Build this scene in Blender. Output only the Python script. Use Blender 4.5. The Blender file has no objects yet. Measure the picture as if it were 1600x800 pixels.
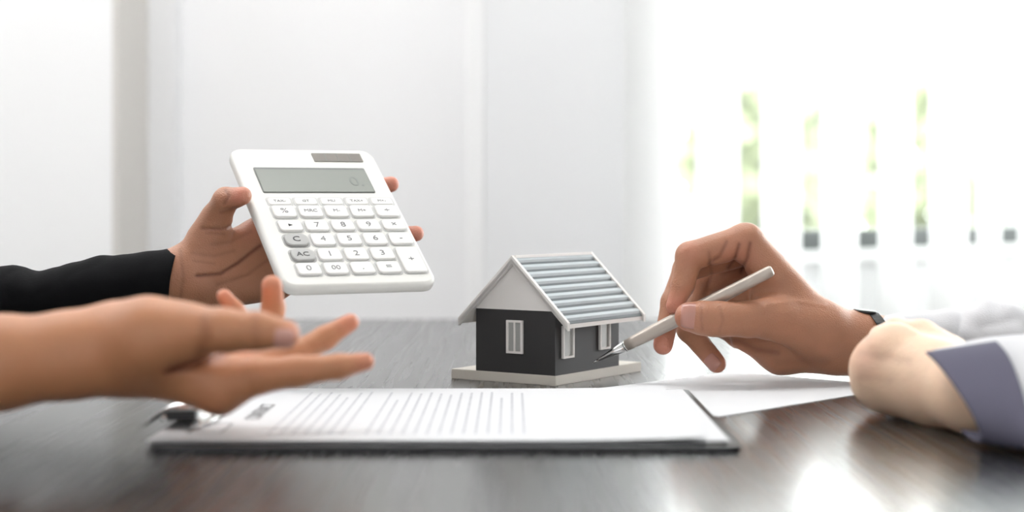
import bpy, bmesh, math, random
import numpy as np
from mathutils import Vector, Matrix, noise

S = bpy.context.scene
COL = S.collection
random.seed(4)

# ------------------------------------------------------------------ camera
F, HOR, CH = 2500.0, 320.0, 0.129          # focal length in px, horizon row, camera height above table
cam_d = bpy.data.cameras.new('camera')
cam = bpy.data.objects.new('camera', cam_d); COL.objects.link(cam)
cam.location = (0, 0, CH); cam.rotation_euler = (math.pi/2, 0, 0)
cam_d.sensor_width = 36.0; cam_d.lens = F*36/1600; cam_d.shift_y = -(400-HOR)/1600
cam_d.clip_start = 0.02; cam_d.clip_end = 200
cam_d.dof.use_dof = True; cam_d.dof.focus_distance = 1.13; cam_d.dof.aperture_fstop = 4.0
S.camera = cam

# ------------------------------------------------------------------ sky, daylight, exposure
w = bpy.data.worlds.new('world'); S.world = w; w.use_nodes = True
bg = w.node_tree.nodes['Background']; bg.inputs[0].default_value = (0.97, 0.99, 1.0, 1); bg.inputs[1].default_value = 13.0
S.view_settings.view_transform = 'Standard'; S.view_settings.look = 'None'
S.view_settings.exposure = 0.0; S.view_settings.gamma = 1.0
S.cycles.use_denoising = True
S.cycles.max_bounces = 10; S.cycles.transparent_max_bounces = 16

def area(name, loc, rot, sx, sy, power, color=(1, 1, 1)):
    l = bpy.data.lights.new(name, 'AREA'); l.shape = 'RECTANGLE'; l.size = sx; l.size_y = sy
    l.energy = power; l.color = color
    o = bpy.data.objects.new(name, l); COL.objects.link(o); o.location = loc; o.rotation_euler = rot
    return o
# unseen fill lights added to brighten back wall, tops and fronts (room runs x -3..3, y -2.5..)
area('wall_wash_fill', (-.9, 1.55, 1.84), (math.radians(36), 0, 0), 3.2, .5, 76, (1, 0.99, 0.98))  # added fill that washes the back wall brighter
area('overhead_fill', (0.0, -.6, 1.84), (0, 0, 0), 3.0, 1.2, 5, (1, 0.99, 0.98))  # added soft fill from overhead, no fixture modelled
area('front_fill_light', (0.0, -2.65, .75), (math.radians(90), 0, 0), 5.0, 1.9, 28, (0.98, 0.99, 1.0))  # added fill from behind the camera, no window there

def P(px, py, Y):
    return Vector(((px-800)/F*Y, Y, CH-(py-HOR)/F*Y))

portal = area('window_daylight', (1.55, 3.2, .75), (0, 0, 0), 3.6, 1.5, 1)
portal.rotation_euler = (math.radians(-90), 0, math.radians(43.3)); portal.data.cycles.is_portal = True

# ------------------------------------------------------------------ materials
def mat(name, col, rough=0.5, spec=0.5, metal=0.0, sss=0.0, coat=0.0, bump=None, var=None):
    m = bpy.data.materials.new(name); m.use_nodes = True
    nt = m.node_tree; b = nt.nodes['Principled BSDF']
    b.inputs['Base Color'].default_value = (*col, 1); b.inputs['Roughness'].default_value = rough
    b.inputs['Specular IOR Level'].default_value = spec; b.inputs['Metallic'].default_value = metal
    b.inputs['Coat Weight'].default_value = coat
    if sss:
        b.inputs['Subsurface Weight'].default_value = sss
        b.inputs['Subsurface Radius'].default_value = (1, .35, .2); b.inputs['Subsurface Scale'].default_value = 0.006
    tc = nt.nodes.new('ShaderNodeTexCoord')
    if var:
        n = nt.nodes.new('ShaderNodeTexNoise'); n.inputs['Scale'].default_value = var[0]; n.inputs['Detail'].default_value = 4
        nt.links.new(tc.outputs['Object'], n.inputs['Vector'])
        mx = nt.nodes.new('ShaderNodeMix'); mx.data_type = 'RGBA'
        mx.inputs[6].default_value = (*[c*(1-var[1]) for c in col], 1)
        mx.inputs[7].default_value = (*[min(1, c*(1+var[1])) for c in col], 1)
        nt.links.new(n.outputs['Fac'], mx.inputs[0]); nt.links.new(mx.outputs[2], b.inputs['Base Color'])
    if bump:
        n = nt.nodes.new('ShaderNodeTexNoise'); n.inputs['Scale'].default_value = bump[0]; n.inputs['Detail'].default_value = 5
        nt.links.new(tc.outputs['Object'], n.inputs['Vector'])
        bp = nt.nodes.new('ShaderNodeBump'); bp.inputs['Strength'].default_value = bump[1]; bp.inputs['Distance'].default_value = bump[2]
        nt.links.new(n.outputs['Fac'], bp.inputs['Height']); nt.links.new(bp.outputs[0], b.inputs['Normal'])
    return m

def s2l(r, g, b):
    f = lambda c: (c/255/12.92) if c <= 10 else ((c/255+0.055)/1.055)**2.4
    return (f(r), f(g), f(b))

def skin_mat(name, col, red, dark):
    m = mat(name, col, rough=0.42, spec=0.45, sss=0.12)
    nt = m.node_tree; b = nt.nodes['Principled BSDF']
    at = nt.nodes.new('ShaderNodeAttribute'); at.attribute_name = 'tone'
    sep = nt.nodes.new('ShaderNodeSeparateColor'); nt.links.new(at.outputs['Color'], sep.inputs[0])
    tc = nt.nodes.new('ShaderNodeTexCoord')
    n = nt.nodes.new('ShaderNodeTexNoise'); n.inputs['Scale'].default_value = 55; n.inputs['Detail'].default_value = 6
    nt.links.new(tc.outputs['Object'], n.inputs['Vector'])
    mx0 = nt.nodes.new('ShaderNodeMix'); mx0.data_type = 'RGBA'
    mx0.inputs[6].default_value = (*[c*.88 for c in col], 1); mx0.inputs[7].default_value = (*[min(1, c*1.12) for c in col], 1)
    nt.links.new(n.outputs['Fac'], mx0.inputs[0])
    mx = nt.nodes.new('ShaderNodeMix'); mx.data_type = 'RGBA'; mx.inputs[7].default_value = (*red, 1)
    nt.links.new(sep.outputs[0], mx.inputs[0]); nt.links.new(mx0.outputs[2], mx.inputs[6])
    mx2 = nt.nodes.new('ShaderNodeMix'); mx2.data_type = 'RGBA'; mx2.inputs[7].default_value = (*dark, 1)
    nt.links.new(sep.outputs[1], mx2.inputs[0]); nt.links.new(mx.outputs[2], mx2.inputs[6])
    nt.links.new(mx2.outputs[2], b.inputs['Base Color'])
    v = nt.nodes.new('ShaderNodeTexVoronoi'); v.inputs['Scale'].default_value = 900
    nt.links.new(tc.outputs['Object'], v.inputs['Vector'])
    n2 = nt.nodes.new('ShaderNodeTexNoise'); n2.inputs['Scale'].default_value = 160; n2.inputs['Detail'].default_value = 4
    nt.links.new(tc.outputs['Object'], n2.inputs['Vector'])
    ad = nt.nodes.new('ShaderNodeMath'); ad.operation = 'ADD'
    nt.links.new(v.outputs['Distance'], ad.inputs[0]); nt.links.new(n2.outputs['Fac'], ad.inputs[1])
    bp = nt.nodes.new('ShaderNodeBump'); bp.inputs['Strength'].default_value = 0.35; bp.inputs['Distance'].default_value = 0.0007
    nt.links.new(ad.outputs[0], bp.inputs['Height']); nt.links.new(bp.outputs[0], b.inputs['Normal'])
    return m

M = {}
M['skin_a'] = skin_mat('warm_skin', s2l(196, 136, 98), s2l(226, 146, 120), s2l(120, 66, 44))
M['skin_b'] = skin_mat('brown_skin', s2l(174, 122, 94), s2l(208, 136, 116), s2l(104, 58, 44))
M['skin_c'] = skin_mat('overexposed_skin', s2l(248, 210, 180), s2l(228, 158, 138), s2l(150, 95, 75))  # overexposure of the resting hand put into a lighter skin colour
M['nail_a'] = mat('warm_nail', s2l(214, 158, 142), 0.3, 0.5, coat=0.2)
M['nail_b'] = mat('brown_nail', s2l(184, 132, 118), 0.3, 0.5, coat=0.2)
M['black_cloth'] = mat('black_cloth', (0.006, 0.006, 0.007), 0.9, 0.15, bump=(600, .4, .0006))
M['white_cloth'] = mat('white_cloth', (0.66, 0.66, 0.68), 0.85, 0.2, sss=0.0, bump=(700, .3, .0005))
M['grey_cloth'] = mat('grey_cloth', s2l(100, 98, 114), 0.85, 0.2, bump=(700, .3, .0005))
M['wall'] = mat('wall_paint', (0.91, 0.91, 0.915), 0.6, 0.3, bump=(40, .1, .001))
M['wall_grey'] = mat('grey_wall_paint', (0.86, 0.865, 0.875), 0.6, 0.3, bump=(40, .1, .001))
M['reveal'] = mat('shade_grey_paint', s2l(214, 211, 206), 0.6, 0.3, bump=(40, .1, .001))  # shade on the pier's side put into the paint colour
M['trim_white'] = mat('white_gloss_trim', (0.93, 0.93, 0.93), 0.35, 0.5)
M['floor'] = mat('floor_tile', (0.42, 0.40, 0.38), 0.45, 0.5, var=(3, .1))
M['rail'] = mat('dark_window_frame', s2l(88, 92, 92), 0.45, 0.4)
M['calc'] = mat('ivory_plastic', s2l(220, 219, 214), 0.38, 0.5)
M['key'] = mat('key_plastic', s2l(226, 225, 222), 0.35, 0.5)
M['dark_key'] = mat('grey_key_plastic', s2l(168, 168, 166), 0.4, 0.5)
M['well'] = mat('key_well_plastic', s2l(196, 196, 194), 0.5, 0.4)
M['lcd'] = mat('lcd_glass', s2l(134, 138, 132), 0.25, 0.5)
M['lcd_border'] = mat('lcd_border', s2l(96, 99, 96), 0.4, 0.5)
M['solar'] = mat('solar_cell', s2l(112, 106, 98), 0.25, 0.6)
M['ink'] = mat('grey_ink', s2l(132, 132, 134), 0.6, 0.3)
M['ink_dark'] = mat('dark_ink', s2l(55, 55, 58), 0.6, 0.3)
M['ink_pale'] = mat('pale_ink', s2l(182, 183, 188), 0.8, 0.2)
M['lcd_ink'] = mat('lcd_ink', s2l(112, 117, 112), 0.4, 0.3)
M['house_dark'] = mat('charcoal_paint', s2l(52, 51, 51), 0.6, 0.35, var=(60, .06))
M['house_white'] = mat('white_painted_wood', s2l(226, 222, 218), 0.55, 0.4, var=(50, .03))
M['house_base'] = mat('pale_wood_base', s2l(206, 200, 190), 0.5, 0.4, var=(50, .05))
M['roof_dark'] = mat('roof_board_paint', s2l(98, 104, 107), 0.6, 0.35)
M['slat'] = mat('roof_slat_paint', s2l(172, 180, 184), 0.5, 0.4, var=(90, .05))
M['pane'] = mat('grey_pane', s2l(160, 160, 156), 0.3, 0.5)
M['pen'] = mat('pearl_pen_metal', s2l(182, 172, 162), 0.36, 0.6, metal=0.35)
M['pen_tip'] = mat('silver_pen_tip', s2l(200, 200, 200), 0.2, 0.6, metal=1.0)
M['board'] = mat('black_clipboard', (0.012, 0.012, 0.014), 0.4, 0.5)
M['chrome'] = mat('chrome', (0.75, 0.75, 0.75), 0.16, 0.5, metal=1.0)
M['black'] = mat('black_plastic', (0.008, 0.008, 0.009), 0.35, 0.5)
M['leaf'] = None
M['bark'] = mat('bark', s2l(120, 100, 80), 0.8, 0.2)
M['lawn'] = mat('lawn', s2l(105, 108, 90), 0.9, 0.1, var=(2, .15))

def paper_mat():
    m = mat('paper', (0.66, 0.665, 0.68), 0.75, 0.2)
    return m
M['paper'] = paper_mat()

def blind_mat():
    m = bpy.data.materials.new('white_blind_fabric'); m.use_nodes = True
    nt = m.node_tree; nt.nodes.clear()
    out = nt.nodes.new('ShaderNodeOutputMaterial'); mx = nt.nodes.new('ShaderNodeMixShader')
    d = nt.nodes.new('ShaderNodeBsdfDiffuse'); t = nt.nodes.new('ShaderNodeBsdfTranslucent')
    d.inputs[0].default_value = (.9, .9, .9, 1); t.inputs[0].default_value = (.95, .95, .95, 1); mx.inputs[0].default_value = .55
    n = nt.nodes.new('ShaderNodeTexNoise'); n.inputs['Scale'].default_value = 300
    bp = nt.nodes.new('ShaderNodeBump'); bp.inputs['Strength'].default_value = .15; bp.inputs['Distance'].default_value = .001
    nt.links.new(n.outputs['Fac'], bp.inputs['Height']); nt.links.new(bp.outputs[0], d.inputs['Normal'])
    nt.links.new(d.outputs[0], mx.inputs[1]); nt.links.new(t.outputs[0], mx.inputs[2]); nt.links.new(mx.outputs[0], out.inputs[0])
    return m
M['blind'] = blind_mat()

def leaf_mat():
    m = bpy.data.materials.new('leaf_green'); m.use_nodes = True
    nt = m.node_tree; nt.nodes.clear()
    out = nt.nodes.new('ShaderNodeOutputMaterial'); mx = nt.nodes.new('ShaderNodeMixShader'); mx.inputs[0].default_value = .5
    d = nt.nodes.new('ShaderNodeBsdfDiffuse'); t = nt.nodes.new('ShaderNodeBsdfTranslucent')
    n = nt.nodes.new('ShaderNodeTexNoise'); n.inputs['Scale'].default_value = 3
    cr = nt.nodes.new('ShaderNodeValToRGB'); nt.links.new(n.outputs['Fac'], cr.inputs[0])
    cr.color_ramp.elements[0].color = (.32, .35, .22, 1); cr.color_ramp.elements[1].color = (.5, .53, .38, 1)
    for q in (d, t): nt.links.new(cr.outputs[0], q.inputs[0])
    nt.links.new(d.outputs[0], mx.inputs[1]); nt.links.new(t.outputs[0], mx.inputs[2]); nt.links.new(mx.outputs[0], out.inputs[0])
    return m
M['leaf'] = leaf_mat()

def glass_mat():
    m = bpy.data.materials.new('window_glass'); m.use_nodes = True
    nt = m.node_tree; nt.nodes.clear()
    out = nt.nodes.new('ShaderNodeOutputMaterial'); mx = nt.nodes.new('ShaderNodeMixShader')
    t = nt.nodes.new('ShaderNodeBsdfTransparent'); g = nt.nodes.new('ShaderNodeBsdfGlossy'); g.inputs['Roughness'].default_value = .02
    mx.inputs[0].default_value = .05
    t.inputs[0].default_value = (.96, .98, .97, 1)
    nt.links.new(t.outputs[0], mx.inputs[1]); nt.links.new(g.outputs[0], mx.inputs[2])
    nt.links.new(mx.outputs[0], out.inputs[0])
    return m
M['glass'] = glass_mat()

def table_mat():
    m = mat('dark_stained_wood', (0.02, 0.018, 0.018), 0.3, 0.5)
    nt = m.node_tree; b = nt.nodes['Principled BSDF']; b.inputs['Coat Weight'].default_value = .45; b.inputs['Coat IOR'].default_value = 1.5; b.inputs['Coat Roughness'].default_value = .15
    tc = nt.nodes.new('ShaderNodeTexCoord'); mp = nt.nodes.new('ShaderNodeMapping')
    mp.inputs['Rotation'].default_value = (0, 0, math.radians(-24)); mp.inputs['Scale'].default_value = (90, 2.2, 4)
    nt.links.new(tc.outputs['Object'], mp.inputs[0])
    n = nt.nodes.new('ShaderNodeTexNoise'); n.inputs['Scale'].default_value = 1.6; n.inputs['Detail'].default_value = 7; n.inputs['Roughness'].default_value = .6
    nt.links.new(mp.outputs[0], n.inputs['Vector'])
    cr = nt.nodes.new('ShaderNodeValToRGB'); nt.links.new(n.outputs['Fac'], cr.inputs[0])
    cr.color_ramp.elements[0].position = .3; cr.color_ramp.elements[0].color = (0.006, 0.006, 0.0065, 1)
    cr.color_ramp.elements[1].position = .75; cr.color_ramp.elements[1].color = (0.030, 0.029, 0.030, 1)
    nt.links.new(cr.outputs[0], b.inputs['Base Color'])
    mr = nt.nodes.new('ShaderNodeMapRange'); mr.inputs['To Min'].default_value = .25; mr.inputs['To Max'].default_value = .30
    nt.links.new(n.outputs['Fac'], mr.inputs[0]); nt.links.new(mr.outputs[0], b.inputs['Roughness'])
    bp = nt.nodes.new('ShaderNodeBump'); bp.inputs['Strength'].default_value = .03; bp.inputs['Distance'].default_value = .0005
    nt.links.new(n.outputs['Fac'], bp.inputs['Height']); nt.links.new(bp.outputs[0], b.inputs['Normal'])
    return m
M['table'] = table_mat()

# ------------------------------------------------------------------ object helpers
def link(name, me, material=None, parent=None, smooth=False):
    o = bpy.data.objects.new(name, me); COL.objects.link(o)
    if material and not me.materials: me.materials.append(material)
    if smooth:
        me.polygons.foreach_set('use_smooth', [True]*len(me.polygons))
    if parent: o.parent = parent
    return o
def mesh(name, verts, faces, material=None, parent=None, smooth=False):
    me = bpy.data.meshes.new(name); me.from_pydata([tuple(v) for v in verts], [], faces); me.update()
    return link(name, me, material, parent, smooth)
def tag(o, label=None, cat=None, group=None, kind=None):
    if label: o['label'] = label
    if cat: o['category'] = cat
    if group: o['group'] = group
    if kind: o['kind'] = kind
    return o
def empty(name, loc=(0, 0, 0), mat4=None):
    o = bpy.data.objects.new(name, None); COL.objects.link(o); o.empty_display_size = .02
    if mat4 is not None: o.matrix_world = mat4
    else: o.location = loc
    return o
def bm_box(bm, c, s, R=None):
    r = bmesh.ops.create_cube(bm, size=1.0)
    for v in r['verts']:
        p = Vector((v.co.x*s[0], v.co.y*s[1], v.co.z*s[2]))
        if R is not None: p = R @ p
        v.co = p + Vector(c)
    return r['verts']
def box(name, c, s, material, parent=None, R=None, bevel=0.0, seg=2):
    bm = bmesh.new(); bm_box(bm, c, s, R)
    if bevel: bmesh.ops.bevel(bm, geom=bm.edges[:], offset=bevel, segments=seg, affect='EDGES', profile=.6)
    me = bpy.data.meshes.new(name); bm.to_mesh(me); bm.free()
    o = link(name, me, material, parent)
    if bevel: me.polygons.foreach_set('use_smooth', [False]*len(me.polygons))
    return o
def rounded_slab(name, x0, x1, z0, z1, y0, y1, r, material, parent, bevel=0.0, n=6, smooth=True):
    """rounded rectangle in local x/z, extruded along local y (y0 front, y1 back), edge rounded by bevel"""
    def loop(inset, y):
        rr = max(r-inset, 1e-5); pts = []
        for cx, cz, a0 in ((x1-r, z1-r, 0), (x0+r, z1-r, 90), (x0+r, z0+r, 180), (x1-r, z0+r, 270)):
            for k in range(n+1):
                a = math.radians(a0+90*k/n); pts.append((cx+rr*math.cos(a), y, cz+rr*math.sin(a)))
        return pts
    loops = []
    if bevel:
        for k in range(4):
            a = math.pi/2*k/3; loops.append(loop(bevel*(1-math.sin(a)), y0+bevel*(1-math.cos(a))))
        for k in range(4):
            a = math.pi/2*k/3; loops.append(loop(bevel*(1-math.cos(a)), y1-bevel*(1-math.sin(a))))
    else: loops = [loop(0, y0), loop(0, y1)]
    m = len(loops[0]); V = [p for l in loops for p in l]; Fc = []
    for i in range(len(loops)-1):
        for j in range(m):
            a, b = i*m+j, i*m+(j+1) % m; Fc.append((a, b, b+m, a+m))
    Fc.append(tuple(range(m))[::-1]); Fc.append(tuple(range((len(loops)-1)*m, len(loops)*m)))
    o = mesh(name, V, Fc, material, parent)
    bm = bmesh.new(); bm.from_mesh(o.data); bmesh.ops.recalc_face_normals(bm, faces=bm.faces[:]); bm.to_mesh(o.data); bm.free()
    if smooth and bevel:
        sm = [True]*(len(o.data.polygons)-2)+[False]*2; o.data.polygons.foreach_set('use_smooth', sm)
    return o
def text(name, s, size, M4, material, parent, depth=0.00008, align='CENTER', sx=1.0):
    cu = bpy.data.curves.new(name, 'FONT'); cu.body = s; cu.size = size; cu.align_x = align; cu.align_y = 'CENTER'
    cu.extrude = depth; cu.resolution_u = 3
    t = bpy.data.objects.new(name, cu); COL.objects.link(t)
    dg = bpy.context.evaluated_depsgraph_get(); dg.update()
    me = bpy.data.meshes.new_from_object(t.evaluated_get(dg)); me.name = name
    bpy.data.objects.remove(t); bpy.data.curves.remove(cu)
    me.transform(M4 @ Matrix.Diagonal((sx, 1, 1, 1))); me.materials.clear()
    return link(name, me, material, parent)
def lathe(name, prof, a, b, material, parent, n=24, cap=True):
    """prof: list of (t along a->b in metres, radius)"""
    a = Vector(a); d = (Vector(b)-a).normalized(); u = d.orthogonal().normalized(); v = d.cross(u)
    V = []; Fc = []
    for t, r in prof:
        for k in range(n):
            an = 2*math.pi*k/n; V.append(a+d*t+u*math.cos(an)*r+v*math.sin(an)*r)
    for i in range(len(prof)-1):
        for k in range(n):
            p, q = i*n+k, i*n+(k+1) % n; Fc.append((p, q, q+n, p+n))
    Fc.append(tuple(range(n))[::-1]); Fc.append(tuple(range((len(prof)-1)*n, len(prof)*n)))
    o = mesh(name, V, Fc, material, parent, smooth=True)
    return o

# ------------------------------------------------------------------ implicit surfaces for arms and hands
def cap_d(X, a, ra, b, rb):
    ba = b-a; h = np.clip(((X-a)@ba)/max(ba@ba, 1e-12), 0, 1)
    return np.sqrt(((X-a-h[:, None]*ba)**2).sum(1))-(ra+(rb-ra)*h)
def smin(a, b, k):
    h = np.clip(.5+.5*(b-a)/k, 0, 1); return b+(a-b)*h-k*h*(1-h)
def chain_world(ch):
    out = []
    for px, py, Y, r in ch: out.append((np.array(P(px, py, Y)), r*Y/F))
    return out
class Flesh:
    def __init__(s, core, fingers, kcore=.010, kf=.006, creases=(), kin=.003):
        s.core = [chain_world(c) for c in core]; s.fing = [chain_world(c) for c in fingers]
        s.kc, s.kf, s.kin, s.cr = kcore, kf, kin, creases
    def core_d(s, X):
        d = None
        for c in s.core:
            for (a, ra), (b, rb) in zip(c, c[1:]):
                e = cap_d(X, a, ra, b, rb); d = e if d is None else smin(d, e, s.kc)
        return d
    def fing_d(s, X, c):
        d = None
        for i, ((a, ra), (b, rb)) in enumerate(zip(c, c[1:])):
            e = cap_d(X, a, ra, b, rb)
            d = e if d is None else smin(d, e, s.kin)
        return d
    def __call__(s, X):
        core = s.core_d(X); f = core.copy()
        for c in s.fing: f = np.minimum(f, smin(core, s.fing_d(X, c), s.kf))
        if s.cr:
            px = 800+F*X[:, 0]/X[:, 1]; py = HOR+F*(CH-X[:, 2])/X[:, 1]
            for pts, wd, amp in s.cr:
                dm = np.full(len(X), 1e9)
                for (x0, y0), (x1, y1) in zip(pts, pts[1:]):
                    ux, uy = x1-x0, y1-y0; L = ux*ux+uy*uy
                    h = np.clip(((px-x0)*ux+(py-y0)*uy)/L, 0, 1)
                    dm = np.minimum(dm, (px-x0-h*ux)**2+(py-y0-h*uy)**2)
                f = f+amp*np.exp(-dm/wd**2)
        return f
    def bounds(s):
        lo = np.full(3, 1e9); hi = -lo
        for c in s.core+s.fing:
            for a, r in c: lo = np.minimum(lo, a-r-.008); hi = np.maximum(hi, a+r+.008)
        return lo, hi

def surface_net(fn, lo, hi, h, B=12):
    n = np.ceil((hi-lo)/h/B).astype(int)*B
    val = np.empty(tuple(n+1), np.float32)
    nb = n//B
    bc = np.stack(np.meshgrid(*[np.arange(k) for k in nb], indexing='ij'), -1).reshape(-1, 3)
    cen = lo+(bc*B+B/2)*h; cd = fn(cen)
    val[:] = 1.0
    half = B*h*.9+.004
    ax = np.arange(B+1); g = np.stack(np.meshgrid(ax, ax, ax, indexing='ij'), -1).reshape(-1, 3)
    near = np.abs(cd) < half
    for b, d in zip(bc[~near], cd[~near]):
        i, j, k = b*B; val[i:i+B+1, j:j+B+1, k:k+B+1] = d
    nbk = bc[near]
    for s0 in range(0, len(nbk), 40):
        ch = nbk[s0:s0+40]
        pts = (ch[:, None, :]*B+g[None]).reshape(-1, 3)
        v = fn(lo+pts*h).astype(np.float32); val[pts[:, 0], pts[:, 1], pts[:, 2]] = v
    sg = val < 0
    cs = np.zeros(tuple(n), np.uint8); corners = [(a, b, c) for a in (0, 1) for b in (0, 1) for c in (0, 1)]
    for a, b, c in corners: cs += sg[a:a+n[0], b:b+n[1], c:c+n[2]]
    cells = np.argwhere((cs > 0) & (cs < 8))
    idx = -np.ones(tuple(n), np.int64); idx[cells[:, 0], cells[:, 1], cells[:, 2]] = np.arange(len(cells))
    acc = np.zeros((len(cells), 3)); cnt = np.zeros(len(cells))
    for c0 in corners:
        for axn in range(3):
            if c0[axn]: continue
            c1 = list(c0); c1[axn] = 1
            v0 = val[cells[:, 0]+c0[0], cells[:, 1]+c0[1], cells[:, 2]+c0[2]]
            v1 = val[cells[:, 0]+c1[0], cells[:, 1]+c1[1], cells[:, 2]+c1[2]]
            m = (v0 < 0) != (v1 < 0); t = np.where(m, v0/np.where(m, v0-v1, 1), 0)
            p = np.tile(np.array(c0, float), (len(cells), 1)); p[:, axn] += t
            acc[m] += p[m]; cnt[m] += 1
    verts = lo+(cells+acc/cnt[:, None])*h
    faces = []
    for axn in range(3):
        u, v = [(1, 2), (2, 0), (0, 1)][axn]
        s0 = [slice(1, n[0]), slice(1, n[1]), slice(1, n[2])]; s0[axn] = slice(0, n[axn])
        s1 = list(s0); s1[axn] = slice(1, n[axn]+1)
        A = sg[tuple(s0)]; Bm = sg[tuple(s1)]
        for flip in (0, 1):
            q = np.argwhere((A & ~Bm) if not flip else (~A & Bm))
            if not len(q): continue
            q = q+np.array([0 if i == axn else 1 for i in range(3)])
            def I(du, dv):
                r = q.copy(); r[:, u] -= du; r[:, v] -= dv; return idx[r[:, 0], r[:, 1], r[:, 2]]
            quad = np.stack([I(1, 1), I(0, 1), I(0, 0), I(1, 0)], 1)
            if flip: quad = quad[:, ::-1]
            faces.append(quad)
    return verts, np.concatenate(faces)

def flesh_mesh(name, fl, material, parent, h=.0011, red=(), label=None):
    lo, hi = fl.bounds(); V, Q = surface_net(fl, lo, hi, h)
    # one light smoothing pass over the quads
    for _ in range(2):
        acc = np.zeros_like(V); cnt = np.zeros(len(V))
        for a in range(4):
            for b_ in ((a+1) % 4, (a+3) % 4):
                np.add.at(acc, Q[:, a], V[Q[:, b_]]); np.add.at(cnt, Q[:, a], 1)
        V = V*.5+.5*acc/np.maximum(cnt, 1)[:, None]
    me = bpy.data.meshes.new(name)
    me.vertices.add(len(V)); me.vertices.foreach_set('co', V.astype(np.float32).ravel())
    me.loops.add(len(Q)*4); me.loops.foreach_set('vertex_index', Q.astype(np.int32).ravel())
    me.polygons.add(len(Q)); me.polygons.foreach_set('loop_start', np.arange(0, len(Q)*4, 4, dtype=np.int32))
    me.update(calc_edges=True); me.validate()
    col = np.zeros((len(V), 4), np.float32); col[:, 3] = 1
    for px, py, Y, rad, amt in red:
        c = np.array(P(px, py, Y)); d2 = ((V-c)**2).sum(1)
        col[:, 0] = np.maximum(col[:, 0], amt*np.exp(-d2/(rad*Y/F)**2))
    px = 800+F*V[:, 0]/V[:, 1]; py = HOR+F*(CH-V[:, 2])/V[:, 1]
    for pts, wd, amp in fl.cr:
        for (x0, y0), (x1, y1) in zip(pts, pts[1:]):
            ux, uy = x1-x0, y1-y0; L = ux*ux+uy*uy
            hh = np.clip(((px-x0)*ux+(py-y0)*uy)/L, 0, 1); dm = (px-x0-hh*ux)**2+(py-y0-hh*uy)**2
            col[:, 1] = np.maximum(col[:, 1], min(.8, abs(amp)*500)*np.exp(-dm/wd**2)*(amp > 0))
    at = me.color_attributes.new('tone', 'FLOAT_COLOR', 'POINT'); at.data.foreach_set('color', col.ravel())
    o = link(name, me, material, parent, smooth=True)
    if label: o['label'] = label
    return o

def nail(dip, tip, up, r, material, parent, length=1.25, width=0.9, start=-0.35, thick=.0005):
    """dip, tip: world joints of the last bone, up: dorsal direction, r radius at the tip"""
    a = Vector(dip); b = Vector(tip); d = (b-a).normalized(); up = Vector(up); up = (up-d*up.dot(d)).normalized(); sd = d.cross(up)
    V = []; n, m = 10, 10
    for layer in (1, 0):
        for i in range(n+1):
            t = i/n; s = start+t*length
            for j in range(m+1):
                q = (j/m-.5)*2; wv = width*(1-.12*(1-t)**2)
                roundness = 1-(abs(q)**4)*.18*(1 if t > .5 else .6)
                an = q*wv
                rr = r*1.0+thick*(layer*1.3+.2)
                ss = (s*roundness)*r
                # the pulp rounds off at the tip: nail dips with it
                dip_f = 1-max(0, s-.15)**2*.42
                V.append(b+d*ss+(up*math.cos(an)*dip_f+sd*math.sin(an)*dip_f)*rr)
    Fc = []; N = (n+1)*(m+1)
    for i in range(n):
        for j in range(m):
            q = i*(m+1)+j; Fc.append((q, q+1, q+m+2, q+m+1)); Fc.append((N+q, N+q+m+1, N+q+m+2, N+q+1))
    for i in range(n):
        for j in (0, m):
            q = i*(m+1)+j; Fc.append((q, q+m+1, N+q+m+1, N+q))
    for j in range(m):
        for i in (0, n):
            q = i*(m+1)+j; Fc.append((q, N+q, N+q+1, q+1))
    o = mesh('fingernail', V, Fc, material, parent, smooth=True)
    bm = bmesh.new(); bm.from_mesh(o.data); bmesh.ops.recalc_face_normals(bm, faces=bm.faces[:]); bm.to_mesh(o.data); bm.free()
    return o

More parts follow.
